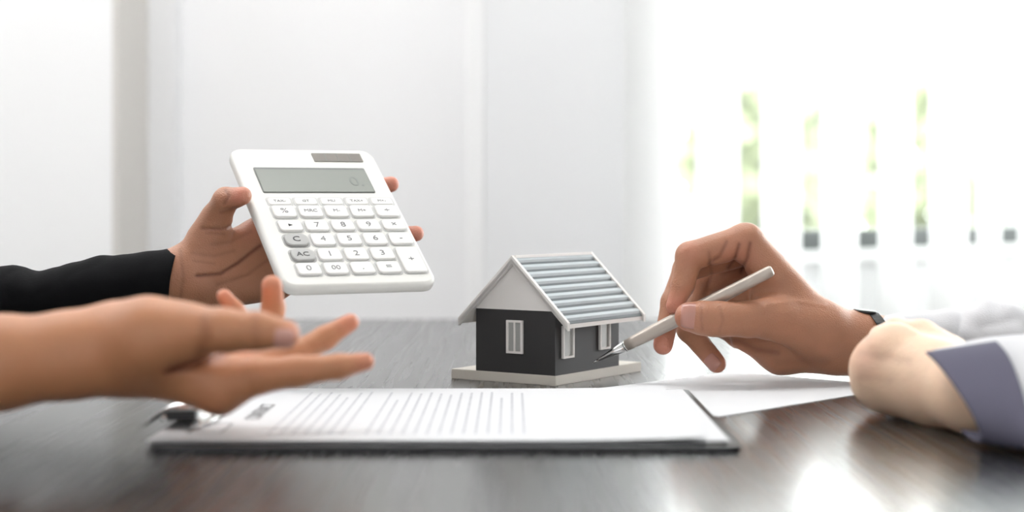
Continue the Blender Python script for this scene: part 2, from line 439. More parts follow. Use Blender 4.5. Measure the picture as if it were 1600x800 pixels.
def sleeve(name, rings, material, parent, fold=.003, fscale=30, seed=0, n=72, sub=10, arc=None, inner=True, offset=0.0, thick=.0015):
    """rings: (top px, top py, bottom px, bottom py, Y, half depth); cross-sections of a cloth tube"""
    R = []
    for tx, ty, bx, by, Y, hd in rings:
        Yt, Yb = (Y, Y) if not isinstance(Y, tuple) else Y
        T = P(tx, ty, Yt); Bt = P(bx, by, Yb); R.append(((T+Bt)/2, (T-Bt)/2, hd))
    L = []
    for i in range(len(R)-1):
        p0, p1, p2, p3 = R[max(i-1, 0)], R[i], R[i+1], R[min(i+2, len(R)-1)]
        for k in range(sub):
            t = k/sub
            cr = lambda a, b, c, d: .5*((2*b)+(c-a)*t+(2*a-5*b+4*c-d)*t*t+(3*b-a-3*c+d)*t**3)
            L.append((cr(p0[0], p1[0], p2[0], p3[0]), cr(p0[1], p1[1], p2[1], p3[1]), cr(p0[2], p1[2], p2[2], p3[2])))
    L.append(R[-1])
    a0, a1 = arc if arc else (0, 2*math.pi)
    closed = arc is None; mcount = n if closed else n+1
    def ring(c, u, hd, off, fo, s):
        pts = []
        for k in range(mcount):
            an = a0+(a1-a0)*k/n
            dirv = u*math.sin(an)+Vector((0, -1, 0))*hd*math.cos(an)
            p = c+dirv; q = p*fscale
            f_ = noise.noise(Vector((q.x*1.0, q.y*.5, q.z*1.3+seed)))*.6+noise.noise(Vector((q.x*2.3+9, q.y*1.2, q.z*2.0+seed)))*.4
            f_ = (abs(f_)*2-.45)*fo if fo else 0
            nn = dirv.normalized(); z = p+nn*(off+f_)
            pts.append(z)
        return pts
    V = []; cnt = 0
    if not inner: outer = L
    for i, (c, u, hd) in enumerate(L):
        e = min(1, (len(L)-1-i)/(sub*.6)+.15)
        V += ring(c, u, hd, offset, fold*e, i)
    rows = len(L)
    back = []
    for i, (c, u, hd) in reversed(list(enumerate(L))):
        if closed and i < len(L)-sub: break
        e = min(1, (len(L)-1-i)/(sub*.6)+.15)
        V += ring(c, u, hd, offset-thick, fold*e, i); rows += 1
    Fc = []
    for i in range(rows-1):
        for k in range(n):
            a, b = i*mcount+k, i*mcount+((k+1) % n if closed else k+1)
            Fc.append((a, b, b+mcount, a+mcount))
    if not closed:
        for i in range(rows//2-1):
            for k in (0, n):
                a = i*mcount+k; b = (rows-1-i)*mcount+k; Fc.append((a, a+mcount, b-mcount, b))
    o = mesh(name, V, Fc, material, parent, smooth=True)
    bm = bmesh.new(); bm.from_mesh(o.data); bmesh.ops.recalc_face_normals(bm, faces=bm.faces[:]); bm.to_mesh(o.data); bm.free()
    return o

# ================================================================== ROOM
def st(o): o['kind'] = 'structure'; return o
ZF, ZC = -0.74, 1.88
st(box('floor', (0, .8, ZF-.05), (7, 7.4, .1), M['floor']))
st(box('ceiling', (0, .8, ZC+.05), (7, 7.4, .1), M['wall']))
st(box('wall_left', (-3.05, .8, (ZF+ZC)/2), (.1, 7.4, ZC-ZF), M['wall']))
st(box('wall_front', (0, -2.75, (ZF+ZC)/2), (7, .1, ZC-ZF), M['wall']))
WB = 2.3
st(box('wall_back', (-1.42, WB+.05, (ZF+ZC)/2), (3.16, .1, ZC-ZF), M['wall']))
# projecting white pier at the left, its side's shade is painted in as a grey-beige face
xl = (185-800)/F*2.08
pier = box('pillar_left', ((-3+xl)/2-.004, 2.19, (ZF+ZC)/2), (3+xl-.008, .22, ZC-ZF), M['trim_white']); st(pier)
rv = box('pier_side_shade', (xl-.004, 2.19+.0, (ZF+ZC)/2), (.008, .219, ZC-ZF), M['reveal']); st(rv)  # shaded side face, darkened by its colour
st(box('shade_step', (xl+.012, 2.275, (ZF+ZC)/2), (.05, .05, ZC-ZF), M['wall_grey']))  # added strip, a lighter grey step imitating the shade gradient
# pier between the wall and the window
xp0, xp1 = (758-800)/F*2.02, (1022-800)/F*2.02
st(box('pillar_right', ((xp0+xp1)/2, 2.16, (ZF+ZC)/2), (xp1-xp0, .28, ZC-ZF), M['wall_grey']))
st(box('trim_2', (xp0-.012, 2.05, (ZF+ZC)/2), (.024, .05, ZC-ZF), M['trim_white'], bevel=.003))
# oblique window wall: passes through the slat line
Wd = Vector((.0973, .0918, 0)).normalized(); Wn = Vector((Wd.y, -Wd.x, 0))    # Wn points into the room (towards -y,+x)
if Wn.y > 0: Wn = -Wn
S0 = Vector((.412, 2.2, 0))                                                   # slat 0 gap
Rw = Matrix(((Wd.x, -Wn.x, 0), (Wd.y, -Wn.y, 0), (0, 0, 1)))                   # local x along wall, y outwards
def W(u, v, z): p = S0+Wd*u-Wn*v; return Vector((p.x, p.y, z))
def wbox(name, u0, u1, v0, v1, z0, z1, m, parent=None, bevel=0.0):
    return box(name, W((u0+u1)/2, (v0+v1)/2, (z0+z1)/2), (u1-u0, v1-v0, z1-z0), m, parent, Rw, bevel)
U0, U1 = -.36, 3.2
st(wbox('wall_right_below_window', U0, U1, .10, .22, ZF, .045, M['wall']))
st(wbox('wall_right_above_window', U0, U1, .10, .22, 1.55, ZC, M['wall']))
st(wbox('wall_right_pier', U1, U1+2.2, .10, .22, ZF, ZC, M['wall']))
st(box('wall_right', (3.3, .0, (ZF+ZC)/2), (.1, 5.6, ZC-ZF), M['wall']))
win = empty('window_1', W((U0+U1)/2, .16, .06)); st(win)
def wpart(name, *a):
    o = wbox(name, *a); o.parent = win; o.matrix_parent_inverse = Matrix.Translation(-win.location); return o
wpart('bottom_rail', -.13, .05, .12, .17, .060, .0900, M['trim_white'])
wpart('bottom_rail', .05, U1, .12, .17, .060, .0900, M['rail'])
wpart('sill', U0, U1, .08, .22, .045, .061, M['trim_white'])
wpart('top_rail', U0, U1, .12, .17, 1.50, 1.55, M['rail'])
for k in range(4):
    u = U0+.02+k*(U1-U0-.04)/3
    if k: wpart('window_post', u-.02, u+.02, .12, .17, .085, 1.50, M['trim_white'])
    else: wpart('window_post', u, u+.14, .12, .17, .062, 1.50, M['trim_white'])
wpart('pane', -.13, U1, .143, .149, .085, 1.50, M['glass'])
# vertical blinds
pitch = .1338
blind = empty('vertical_blind', W((U0+U1)/2, 0, 1.62))
tag(blind, 'white vertical blind of upright slats hanging in front of the window', 'blind')
def hang(o): o.parent = blind; o.matrix_parent_inverse = Matrix.Translation(-blind.location); return o
hang(wbox('headrail', U0, U1, -.03, .03, 1.60, 1.64, M['trim_white'], bevel=.003))
def blind_slat(i):
    al = math.radians(48+{3: -7, 4: 5}.get(i, 0)); wv = .100
    c = W((i-.5)*pitch+{2: .006, 3: .016}.get(i, 0), 0, 0)
    V = []; n = 8
    d = Vector((math.cos(al), math.sin(al), 0)); nn = Vector((d.y, -d.x, 0))
    for zz in (-.55, 1.60):
        for side in (0, 1):
            for k in range(n+1):
                t = k/n-.5
                p = d*(t*wv)+nn*(.009*(.25-t*t)*4-.0012*side); V.append((p.x, p.y, zz))
    m = n+1; Fc = []
    for k in range(n):
        Fc.append((k, k+1, 2*m+k+1, 2*m+k)); Fc.append((m+k+1, m+k, 3*m+k, 3*m+k+1))
        Fc.append((2*m+k, 2*m+k+1, 3*m+k+1, 3*m+k)); Fc.append((k+1, k, m+k, m+k+1))
    Fc.append((0, 2*m, 3*m, m)); Fc.append((n, m+n, 3*m+n, 2*m+n))
    o = mesh('slat', V, Fc, M['blind'], None, smooth=False); o.location = c
    return hang(o)
for i in range(-2, 24): blind_slat(i)

# outdoors
st(box('ground', (6, 16, -1.3), (60, 24, .1), M['lawn']))
def tree(loc, hgt, rad, label, seed):
    r = random.Random(seed); t = empty('tree', loc)
    tag(t, label, 'tree', 'trees outside the window')
    lathe('trunk', [(0, .09), (hgt*.5, .07), (hgt*.75, .04)], (0, 0, 0), (0, 0, 1), M['bark'], t, n=8)
    V = []; Fc = []
    for k in range(900):
        th = r.uniform(0, 2*math.pi); ph = math.acos(r.uniform(-1, 1)); q = rad*r.uniform(.3, 1)**.5
        c = Vector((q*math.sin(ph)*math.cos(th), q*math.sin(ph)*math.sin(th), hgt*.75+q*1.1*math.cos(ph)))
        a = Vector((r.uniform(-1, 1), r.uniform(-1, 1), r.uniform(-1, 1))).normalized(); b = a.orthogonal().normalized(); s = .16
        i = len(V); V += [c-a*s, c+b*s*.5, c+a*s, c-b*s*.5]; Fc.append((i, i+1, i+2, i+3))
    cr = mesh('crown', V, Fc, M['leaf'], t); cr['kind'] = 'stuff'
for i, (x, y, h_, rd, lab) in enumerate([
        (1.75, 11.0, 2.35, .62, 'small round green tree seen through the blinds nearest the pen hand'),
        (3.3, 13.0, 2.2, .8, 'green tree seen blurred through the middle blind gaps'),
        (5.6, 14.5, 2.5, .9, 'wide green tree seen through the blinds at the far end of the window')]):
    tree((x, y, -1.25), h_, rd, lab, i+1)

# ================================================================== TABLE
tb = empty('table', (0, 1.0, ZF)); tag(tb, 'dark stained wooden table with satin top under all the objects', 'table')
top = box('tabletop', (0, 0, -ZF-.0175), (3.2, 1.62, .035), M['table'], tb, bevel=.003)
for x in (-1.5, 1.5):
    for y in (-.72, .72): box('leg', (x, y, (-ZF-.035)/2), (.07, .07, -ZF-.035), M['table'], tb)
# far edge of the table at y = 1.81

# ================================================================== CLIPBOARD
YF_, YB_ = .838, 1.09
def T(px, py, z=0.0):
    Y = F*(CH-z)/(py-HOR); return Vector(((px-800)/F*Y, Y, z))
cb_c = (T(238, 704)+T(1158, 702)+T(1062, 604))/3
cbx0, cbx1 = T(236, 704).x, T(1157, 704).x
cb = empty('clipboard', (0, 0, 0)); tag(cb, 'black clipboard with chrome clip holding white printed sheets', 'clipboard')
yf = T(800, 708).y; yb = 1.092
bd = rounded_slab('board', cbx0, cbx1, yf, yb, -.0032, -.0002, .008, M['board'], cb, n=5)
for v in bd.data.vertices: v.co = Vector((v.co.x, v.co.z, -v.co.y))
bm = bmesh.new(); bm.from_mesh(bd.data); bmesh.ops.recalc_face_normals(bm, faces=bm.faces[:]); bm.to_mesh(bd.data); bm.free()
def sheet(name, x0, x1, y0, y1, z, label, curl=0.0, skew=0.0, lift=None, parent=None):
    V = []; nx, ny = 48, 16; th = .00025
    for s in (1, 0):
        for i in range(nx+1):
            for j in range(ny+1):
                u, v = i/nx, j/ny; x = x0+(x1-x0)*u+skew*v; y = y0+(y1-y0)*v
                zz = z+curl*max(0, u-.72)**2/.078+.0012*curl/.004*math.sin(u*math.pi)*0+(lift(u, v) if lift else 0)
                V.append((x, y, zz+s*th))
    N = (nx+1)*(ny+1); Fc = []
    for i in range(nx):
        for j in range(ny):
            q = i*(ny+1)+j; Fc.append((q, q+ny+1, q+ny+2, q+1)); Fc.append((N+q, N+q+1, N+q+ny+2, N+q+ny+1))
    for i in range(nx):
        for j in (0, ny):
            q = i*(ny+1)+j; Fc.append((q, q+ny+1, N+q+ny+1, N+q))
    for j in range(ny):
        for i in (0, nx):
            q = i*(ny+1)+j; Fc.append((q, N+q, N+q+1, q+1))
    o = mesh(name, V, Fc, M['paper'], parent, smooth=False)
    if label: tag(o, label, 'paper', 'papers on the clipboard')
    bm = bmesh.new(); bm.from_mesh(o.data); bmesh.ops.recalc_face_normals(bm, faces=bm.faces[:]); bm.to_mesh(o.data); bm.free()
    return o
ys0 = .8425; ys1 = 1.080
sheet('paper_sheet', T(236, 693, .003).x, T(1140, 693, .003).x, ys0, ys1-.002, .0036, 'lower white sheet whose right margin shows past the printed sheet on the clipboard', curl=.0010)
sh = sheet('paper_sheet', T(222, 692, .005).x, T(1106, 692, .005).x, ys0-.001, ys1, .0048, 'white printed top sheet held by the chrome clip of the clipboard', curl=.0018)
# printing on the top sheet (lines run away from the camera)
def print_bar(name, x, y0, y1, wd, m):
    z = .0048+.00030
    zz = lambda xx: z+.0018*max(0, (xx-sh_x0)/(sh_x1-sh_x0)-.72)**2/.078
    V = [(x-wd/2, y0, zz(x)), (x+wd/2, y0, zz(x)), (x+wd/2, y1, zz(x)), (x-wd/2, y1, zz(x))]
    return V
sh_x0, sh_x1 = T(222, 692, .005).x, T(1106, 692, .005).x
V = []; Fc = []; rr = random.Random(3)
xx = -.1235
for k in range(22):
    x = -.132+k*.0066
    y = ys0+.022; ye = ys1-.02-(rr.random()*.05 if k % 5 == 4 else rr.random()*.012)
    if k in (7,): continue
    while y < ye:
        wl = rr.uniform(.004, .013); i = len(V); V += print_bar('', x, y, min(y+wl, ye), .0016, None); Fc.append((i, i+1, i+2, i+3)); y += wl+.0018
txt = mesh('printed_lines', V, Fc, M['ink_pale'], sh); txt['kind'] = 'stuff'
# title and box
R90 = Matrix.Rotation(math.radians(90), 4, 'Z')
text('title', 'CONTRACT', .013, Matrix.Translation((-.150, .958, .00535)) @ R90, M['ink'], sh, depth=.00004)
bmx = bmesh.new()
def thin(x0, y0, x1, y1, wd=.0012):
    bm_box(bmx, ((x0+x1)/2, (y0+y1)/2, .00534), (abs(x1-x0)+wd, abs(y1-y0)+wd, .00008))
thin(-.176, .868, -.158, .868); thin(-.176, .905, -.158, .905); thin(-.176, .868, -.176, .905); thin(-.158, .868, -.158, .905)
me = bpy.data.meshes.new('form_box'); bmx.to_mesh(me); bmx.free(); link('form_box', me, M['ink'], sh)
# clip
cy = .935; cx_ = -.186
clip = empty('clip', (cx_, cy, .0062)); clip.parent = cb
def arch(name, w0, w1, length, hgt, parent, m, n=14):
    """lever-like chrome plate: curved across x, running along y"""
    V = []; rows = []
    for s in (1, 0):
        for i in range(n+1):
            t = i/n; x = (t-.5)*w0; z = hgt*math.sin(math.pi*min(1, t*1.15))**.8 if t < .87 else 0.0
            for j in (0, 1):
                y = (j-.5)*(length*(1-.25*t)); V.append((x, y, z+s*.0009))
    N = (n+1)*2; Fc = []
    for i in range(n):
        q = i*2; Fc.append((q, q+2, q+3, q+1)); Fc.append((N+q, N+q+1, N+q+3, N+q+2)); Fc.append((q, N+q, N+q+2, q+2)); Fc.append((q+1, q+3, N+q+3, N+q+1))
    Fc.append((0, 1, N+1, N)); Fc.append((n*2, N+n*2, N+n*2+1, n*2+1))
    return mesh(name, V, Fc, m, parent, smooth=True)
arch('clip_plate', .034, .03, .105, .0095, clip, M['chrome'])
rounded = box('press_bar', (.012, 0, .0004), (.006, .110, .0022), M['chrome'], clip, bevel=.0008)
lathe('hinge_rod', [(0, .0016), (.108, .0016)], (-.006, -.054, .0052), (-.006, .054, .0052), M['chrome'], clip, n=12)
ear = box('lever_tab', (.003, -.048, .0065), (.017, .010, .0058), M['black'], clip, bevel=.0018)
tag(ear, 'black plastic lever tab')

# loose sheet under the writing hand
lo_ = empty('paper_sheet', T(1124, 652)); tag(lo_, 'loose blank white sheet lying flat under the hand holding the pen', 'paper')
ang = math.atan2(.133, .127)
u_ = Vector((math.cos(ang), math.sin(ang), 0)); v_ = Vector((-math.sin(ang), math.cos(ang), 0))
V = []
for z in (.0001, .0005):
    for a, b in ((0, 0), (.22, 0), (.22, .150), (0, .150)): p = u_*a+v_*b; V.append((p.x, p.y, z))
mesh('sheet', V, [(3, 2, 1, 0), (4, 5, 6, 7), (0, 1, 5, 4), (1, 2, 6, 5), (2, 3, 7, 6), (3, 0, 4, 7)], M['paper'], lo_)

# ================================================================== MODEL HOUSE
th = math.radians(34); O = Vector((.0309, 1.1376, 0))
A_ = Vector((-math.cos(th), math.sin(th), 0)); B_ = Vector((math.sin(th), math.cos(th), 0))   # along gable wall, along long wall
HM = Matrix(((A_.x, B_.x, 0, O.x), (A_.y, B_.y, 0, O.y), (0, 0, 1, 0), (0, 0, 0, 1)))         # local a, b, z (left handed basis)
house = empty('model_house', O); tag(house, 'miniature house with charcoal walls, white gable and grey slatted roof', 'model house')
def H3(a, b, z): p = A_*a+B_*b; return (p.x, p.y, z)
def hbox(name, a0, a1, b0, b1, z0, z1, m, parent=None, bevel=0.0):
    bm = bmesh.new()
    vs = bm_box(bm, ((a0+a1)/2, (b0+b1)/2, (z0+z1)/2), (a1-a0, b1-b0, z1-z0))
    if bevel: bmesh.ops.bevel(bm, geom=bm.edges[:], offset=bevel, segments=2, affect='EDGES')
    for v in bm.verts: v.co = Vector(H3(*v.co))
    bmesh.ops.recalc_face_normals(bm, faces=bm.faces[:])
    me = bpy.data.meshes.new(name); bm.to_mesh(me); bm.free(); return link(name, me, m, parent or house)
def hpoly(name, pts, dvec, m, parent=None):
    """prism: polygon pts in (a,b,z) extruded by dvec"""
    V = [H3(*p) for p in pts]+[H3(p[0]+dvec[0], p[1]+dvec[1], p[2]+dvec[2]) for p in pts]; n = len(pts)
    Fc = [tuple(range(n)), tuple(range(n, 2*n))[::-1]]+[(i, (i+1) % n, n+(i+1) % n, n+i) for i in range(n)]
    o = mesh(name, V, Fc, m, parent or house)
    bm = bmesh.new(); bm.from_mesh(o.data); bmesh.ops.recalc_face_normals(bm, faces=bm.faces[:]); bm.to_mesh(o.data); bm.free()
    return o
hbox('base', 0, .0919, 0, .124, 0, .0072, M['house_base'], bevel=.0004)
AW, BW, ZW, ZA = .0696, .0904, .0530, .0860
E0 = .0006
hbox('walls', E0, AW, E0, BW, .0072, ZW, M['house_dark'])
mid = AW/2; slope = (.0912-.0462)/.046
hpoly('gable', [(mid-.0345, .0002, ZW), (mid+.0345, .0002, ZW), (mid, .0002, ZW+.0335)], (0, BW-.0004, 0), M['house_white'])
# roof boards
zt = .0912; half = .0465; rb0, rb1 = -.0042, .1077
for sgn in (-1, 1):
    # slope goes from the ridge (a=mid) to eave (a=mid+sgn*half)
    tt = .0022
    pts = [(mid, rb0, zt-.0012), (mid+sgn*half, rb0, zt-half*slope-.0012), (mid+sgn*half, rb0, zt-half*slope-.0012-tt*1.4), (mid, rb0, zt-.0012-tt*1.4)]
    hpoly('roof_panel', pts, (0, rb1-rb0, 0), M['house_white'])
    up = [(p[0], p[1]+.0005, p[2]+(.0004 if i < 2 else .0028)) for i, p in enumerate(pts)]
    hpoly('roof_covering', up, (0, rb1-rb0-.001, 0), M['roof_dark'])
    ns = 9
    for k in range(ns):
        f0 = (k+.12)/ns; f1 = (k+.66)/ns
        a0, a1 = mid+sgn*half*f0, mid+sgn*half*f1; z0, z1 = zt-half*slope*f0, zt-half*slope*f1
        hpoly('roof_slat', [(a0, rb0+.003, z0+.0001), (a1, rb0+.003, z1+.0012), (a1, rb0+.003, z1-.0012), (a0, rb0+.003, z0-.0012)], (0, rb1-rb0-.006, 0), M['slat'])
    for b0 in (rb0, rb1-.003):
        pts = [(mid, b0, zt+.0012), (mid+sgn*(half+.0012), b0, zt+.0012-(half+.0012)*slope), (mid+sgn*(half+.0012), b0, zt+.0016-(half+.0012)*slope-.0062), (mid, b0, zt-.0046)]
        hpoly('barge_board', pts, (0, .003, 0), M['house_white'])
hbox('ridge_cap', mid-.0014, mid+.0014, rb0+.003, rb1-.003, zt-.0008, zt+.0012, M['house_white'])
def hwin(face, c, z, wd, ht, parts):
    """window on face 'a' (gable wall) or 'b' (long wall)"""
    o = empty('window', house.location); o.parent = house; o.matrix_parent_inverse = Matrix.Translation(-house.location)
    def bx(name, u0, u1, z0, z1, d0, d1, m):
        if face == 'a': return hbox(name, u0, u1, -d1, -d0, z0, z1, m, o)
        return hbox(name, -d1, -d0, u0, u1, z0, z1, m, o)
    d = -E0
    fw = .0016
    bx('frame', c-wd/2, c-wd/2+fw, z-ht/2, z+ht/2, d, d+.0018, M['house_white'])
    bx('frame', c+wd/2-fw, c+wd/2, z-ht/2, z+ht/2, d, d+.0018, M['house_white'])
    bx('frame', c-wd/2+fw, c+wd/2-fw, z-ht/2, z-ht/2+fw, d, d+.0018, M['house_white'])
    bx('frame', c-wd/2+fw, c+wd/2-fw, z+ht/2-fw, z+ht/2, d, d+.0018, M['house_white'])
    bx('pane', c-wd/2+fw, c+wd/2-fw, z-ht/2+fw, z+ht/2-fw, d, d+.0006, M['pane'])
    if parts: bx('mullion', c-.0007, c+.0007, z-ht/2+fw, z+ht/2-fw, d+.0006, d+.0015, M['house_white'])
hwin('a', .0347, .0335, .0140, .0240, True)
hwin('b', .0165, .0305, .0150, .0235, False)
hwin('b', .0680, .0330, .0150, .0235, False)

# ================================================================== CALCULATOR
cR = Matrix(((0.89071352, -0.27514542, 0.0), (0.45455808, 0.54355956, 0.0), (0.00252669, -0.79299307, 0.0))).to_3x3()
xa = Vector((0.89071352, 0.45455808, 0.00252669)); dn = Vector((0.36183481, -0.70563444, -0.60922542)); nb = -Vector((0.27514542, -0.54355956, 0.79299307))
TL = Vector((-0.20747754, 1.16823068, 0.17083512))
CM = Matrix(((xa.x, nb.x, -dn.x, TL.x), (xa.y, nb.y, -dn.y, TL.y), (xa.z, nb.z, -dn.z, TL.z), (0, 0, 0, 1)))
calc = empty('calculator', mat4=CM); tag(calc, 'white desk calculator with grey display, tilted and held up in the raised hand', 'calculator')
CW, CL = .112, .165
rounded_slab('body', 0, CW, -.1585, 0, 0, .0088, .010, M['calc'], calc, bevel=.0030, n=8)
def cu(u): return u*CW
def cv(v): return -v*CL
rounded_slab('display_bezel', cu(.112), cu(.878), cv(.333), cv(.150), -.0004, .001, .0012, M['lcd_border'], calc, n=4)
lcd = rounded_slab('display', cu(.118), cu(.872), cv(.329), cv(.166), -.0007, .001, .0006, M['lcd'], calc, n=3)
tag(lcd, 'grey liquid crystal display')
sol = rounded_slab('solar_cell', cu(.555), cu(.90), cv(.100), cv(.038), -.0005, .001, .0006, M['solar'], calc, n=3)
for k in range(1, 4): box('cell_line', (cu(.555+.345*k/4), -.00055, cv(.069)), (.0003, .0002, .0095), M['lcd_border'], sol)
RX = Matrix.Rotation(math.radians(90), 4, 'X')
text('digits', '0.', .016, Matrix.Translation((cu(.83), -.00075, cv(.255))) @ RX, M['lcd_ink'], lcd, depth=.00005, align='RIGHT')
rows = [(.372, .422), (.431, .512), (.534, .606), (.625, .704), (.725, .803), (.817, .892)]
legs = [['TAX-', 'GT', 'MU', 'TAX+', 'M+-'], ['%', 'MRC', 'M-', 'M+', '\u00f7'], ['\u25b6', '7', '8', '9', '\u00d7'], ['C', '4', '5', '6', '-'], ['AC', '1', '2', '3', '+'], ['0', '00', '.', '=', None]]
for ri, (v0, v1) in enumerate(rows):
    for ci in range(5):
        L = legs[ri][ci]
        if L is None: continue
        u0 = .118+ci*.1735; u1 = u0+.150; vv1 = v1
        if L == '+' : vv1 = rows[5][1]
        dark = L in ('C', 'AC')
        hk = .0018
        rad = .0030 if not dark else .0044
        if ri == 0: rad = .0022; hk = .0010
        rounded_slab('key_well', cu(u0-.010), cu(u1+.010), cv(vv1+.006), cv(v0-.006), -.00015, .0005, rad, M['well'] if not dark else M['dark_key'], calc, n=4, smooth=False)
        k = rounded_slab('key', cu(u0), cu(u1), cv(vv1), cv(v0), -hk, .0008, rad, M['dark_key'] if dark else M['key'], calc, bevel=.0010, n=5)
        if dark: k['label'] = 'grey oval %s key' % ('clear' if L == 'C' else 'all clear')
        sz = .0075 if len(L) == 1 else (.0062 if len(L) == 2 else .0042)
        if ri == 0: sz = .0036
        if ri == 1 and len(L) > 1: sz = .0044
        if L == '\u25b6':
            V = [(cu((u0+u1)/2)-.0016, -hk-.0001, cv((v0+v1)/2)-.0016), (cu((u0+u1)/2)-.0016, -hk-.0001, cv((v0+v1)/2)+.0016), (cu((u0+u1)/2)+.0018, -hk-.0001, cv((v0+v1)/2))]
            mesh('legend', V, [(0, 1, 2)], M['ink_dark'], k)
        else:
            text('legend', L, sz, Matrix.Translation((cu((u0+u1)/2), -hk-.0001, cv((v0+vv1)/2))) @ RX, M['ink'] if not dark else M['ink_dark'], k, sx=1.1)

# ================================================================== PEN
pe, pt = P(1207, 422, 1.125), P(926, 567, 1.163)
pen = empty('pen', pt); tag(pen, 'slim pearl grey ballpoint pen held in the writing hand pointing at the house', 'pen')
Lp = (pe-pt).length; ax_ = (pe-pt)
def pl(name, prof, m): return lathe(name, prof, (0, 0, 0), ax_, m, pen, n=28)
pl('barrel', [(.028, .0040), (.036, .0044), (.048, .0049), (.075, .0051), (.10, .0048), (Lp-.012, .0042), (Lp-.004, .0042), (Lp-.001, .0038), (Lp, .0028)], M['pen'])
pl('tip_cone', [(.0035, .0008), (.006, .0012), (.016, .0026), (.0282, .0040)], M['pen_tip'])
pl('ring', [(.0268, .0038), (.0270, .0041), (.0280, .0042), (.0282, .0040)], M['pen_tip'])
pl('point', [(0, .0003), (.001, .0005), (.0040, .0007)], M['pen_tip'])

# ================================================================== PERSON AT THE LEFT
pa = empty('person', (-.6, 1.0, 0)); tag(pa, 'person in black sleeves holding up the calculator, other palm open', 'person')
def nearer(chs, d): return [[(x, y, Y-d, q) for x, y, Y, q in c] for c in chs]
ND = .10
near = Flesh(
    core=nearer([[(-560, 630, .86, 70), (-260, 598, .90, 70), (0, 567, .91, 68), (110, 555, .925, 63), (190, 548, .935, 64)],
          [(195, 550, .935, 60), (338, 600, .935, 44)], [(195, 550, .945, 56), (365, 585, .958, 36)],
          [(205, 545, .955, 50), (356, 572, .978, 32)], [(210, 545, .965, 44), (330, 560, .995, 28)],
          [(185, 535, .93, 58), (235, 527, .92, 57), (292, 520, .915, 43)]], ND),
    fingers=nearer([[(285, 520, .915, 44), (345, 517, .905, 36), (402, 517, .902, 30), (446, 522, .902, 23)],
             [(345, 600, .935, 45), (400, 588, .935, 29), (465, 580, .94, 24), (530, 573, .945, 19.5), (571, 565, .95, 14.5)],
             [(372, 585, .958, 32), (462, 552, .978, 20), (508, 528, .988, 18.5), (547, 504, .992, 14.5)],
             [(365, 572, .98, 28), (420, 535, 1.005, 19), (427, 482, 1.01, 18), (425, 446, 1.005, 16.5)],
             [(338, 560, .995, 26), (384, 520, 1.012, 15), (369, 486, 1.012, 13.5), (350, 463, 1.01, 12)]], ND),
    kcore=.012, kf=.007,
    creases=[([(262, 582), (300, 572), (345, 556)], 7, .0022), ([(318, 500), (322, 530), (312, 548)], 9, .0007),
             ([(398, 494), (400, 540)], 6, .0005)])
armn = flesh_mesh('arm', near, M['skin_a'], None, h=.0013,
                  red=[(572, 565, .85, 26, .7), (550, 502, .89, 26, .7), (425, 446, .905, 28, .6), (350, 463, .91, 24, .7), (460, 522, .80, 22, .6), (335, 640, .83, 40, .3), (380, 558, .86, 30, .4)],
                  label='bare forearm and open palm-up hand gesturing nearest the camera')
far = Flesh(
    core=[[(-300, 485, 1.15, 40), (60, 465, 1.15, 34), (200, 442, 1.15, 36), (275, 434, 1.15, 41), (312, 425, 1.15, 43)],
          [(305, 420, 1.15, 40), (335, 356, 1.142, 25)], [(318, 422, 1.15, 40), (400, 366, 1.165, 25)],
          [(318, 430, 1.152, 40), (418, 396, 1.168, 26)], [(318, 438, 1.152, 38), (425, 424, 1.168, 25)],
          [(312, 445, 1.15, 40), (430, 447, 1.165, 23)]],
    fingers=[[(325, 372, 1.145, 31), (338, 340, 1.138, 23), (353, 313, 1.128, 20), (379, 306, 1.116, 14.5)],
             [(400, 366, 1.165, 24), (480, 325, 1.205, 19), (560, 300, 1.225, 16.5), (611, 288, 1.222, 12.5)],
             [(418, 396, 1.168, 23), (520, 385, 1.195, 18), (600, 372, 1.2, 16), (650, 365, 1.187, 12.5)],
             [(425, 424, 1.168, 22), (510, 420, 1.175, 17), (580, 412, 1.17, 15), (615, 407, 1.165, 12)],
             [(430, 445, 1.165, 20), (490, 436, 1.152, 14), (530, 432, 1.145, 12.5), (555, 430, 1.142, 10.5)]],
    kcore=.010, kf=.006,
    creases=[([(316, 357), (345, 358), (372, 349), (396, 336)], 3, .0011), ([(308, 431), (345, 428), (372, 411), (406, 384)], 3, .0016),
             ([(322, 364), (350, 366)], 2, .0006), ([(300, 396), (335, 400), (365, 392)], 3, .0005), ([(302, 408), (335, 412)], 2, .0005),
             ([(330, 382), (360, 378), (392, 362)], 3, .0005), ([(340, 445), (385, 430), (420, 405)], 3, .0006),
             ([(350, 318), (358, 306), (352, 298)], 3, .0009), ([(345, 332), (368, 325)], 3, .0008), ([(281, 392), (286, 430), (282, 466)], 3, .0006)])
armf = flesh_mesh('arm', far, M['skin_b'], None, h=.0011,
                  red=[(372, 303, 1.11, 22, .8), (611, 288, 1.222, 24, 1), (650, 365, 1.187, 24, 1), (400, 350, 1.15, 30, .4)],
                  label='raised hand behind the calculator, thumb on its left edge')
for o in (armn, armf): o.parent = pa; o.matrix_parent_inverse = Matrix.Translation(-pa.location)
def attach(o, p, root): o.parent = p; o.matrix_parent_inverse = Matrix.Translation(-root.location) if p is root else Matrix(); return o
nail(P(402, 517, .802), P(446, 522, .802), Vector((.1, -.8, -.25)), 23*.802/F, M['nail_a'], armn, length=1.35, width=.75, start=-.6)
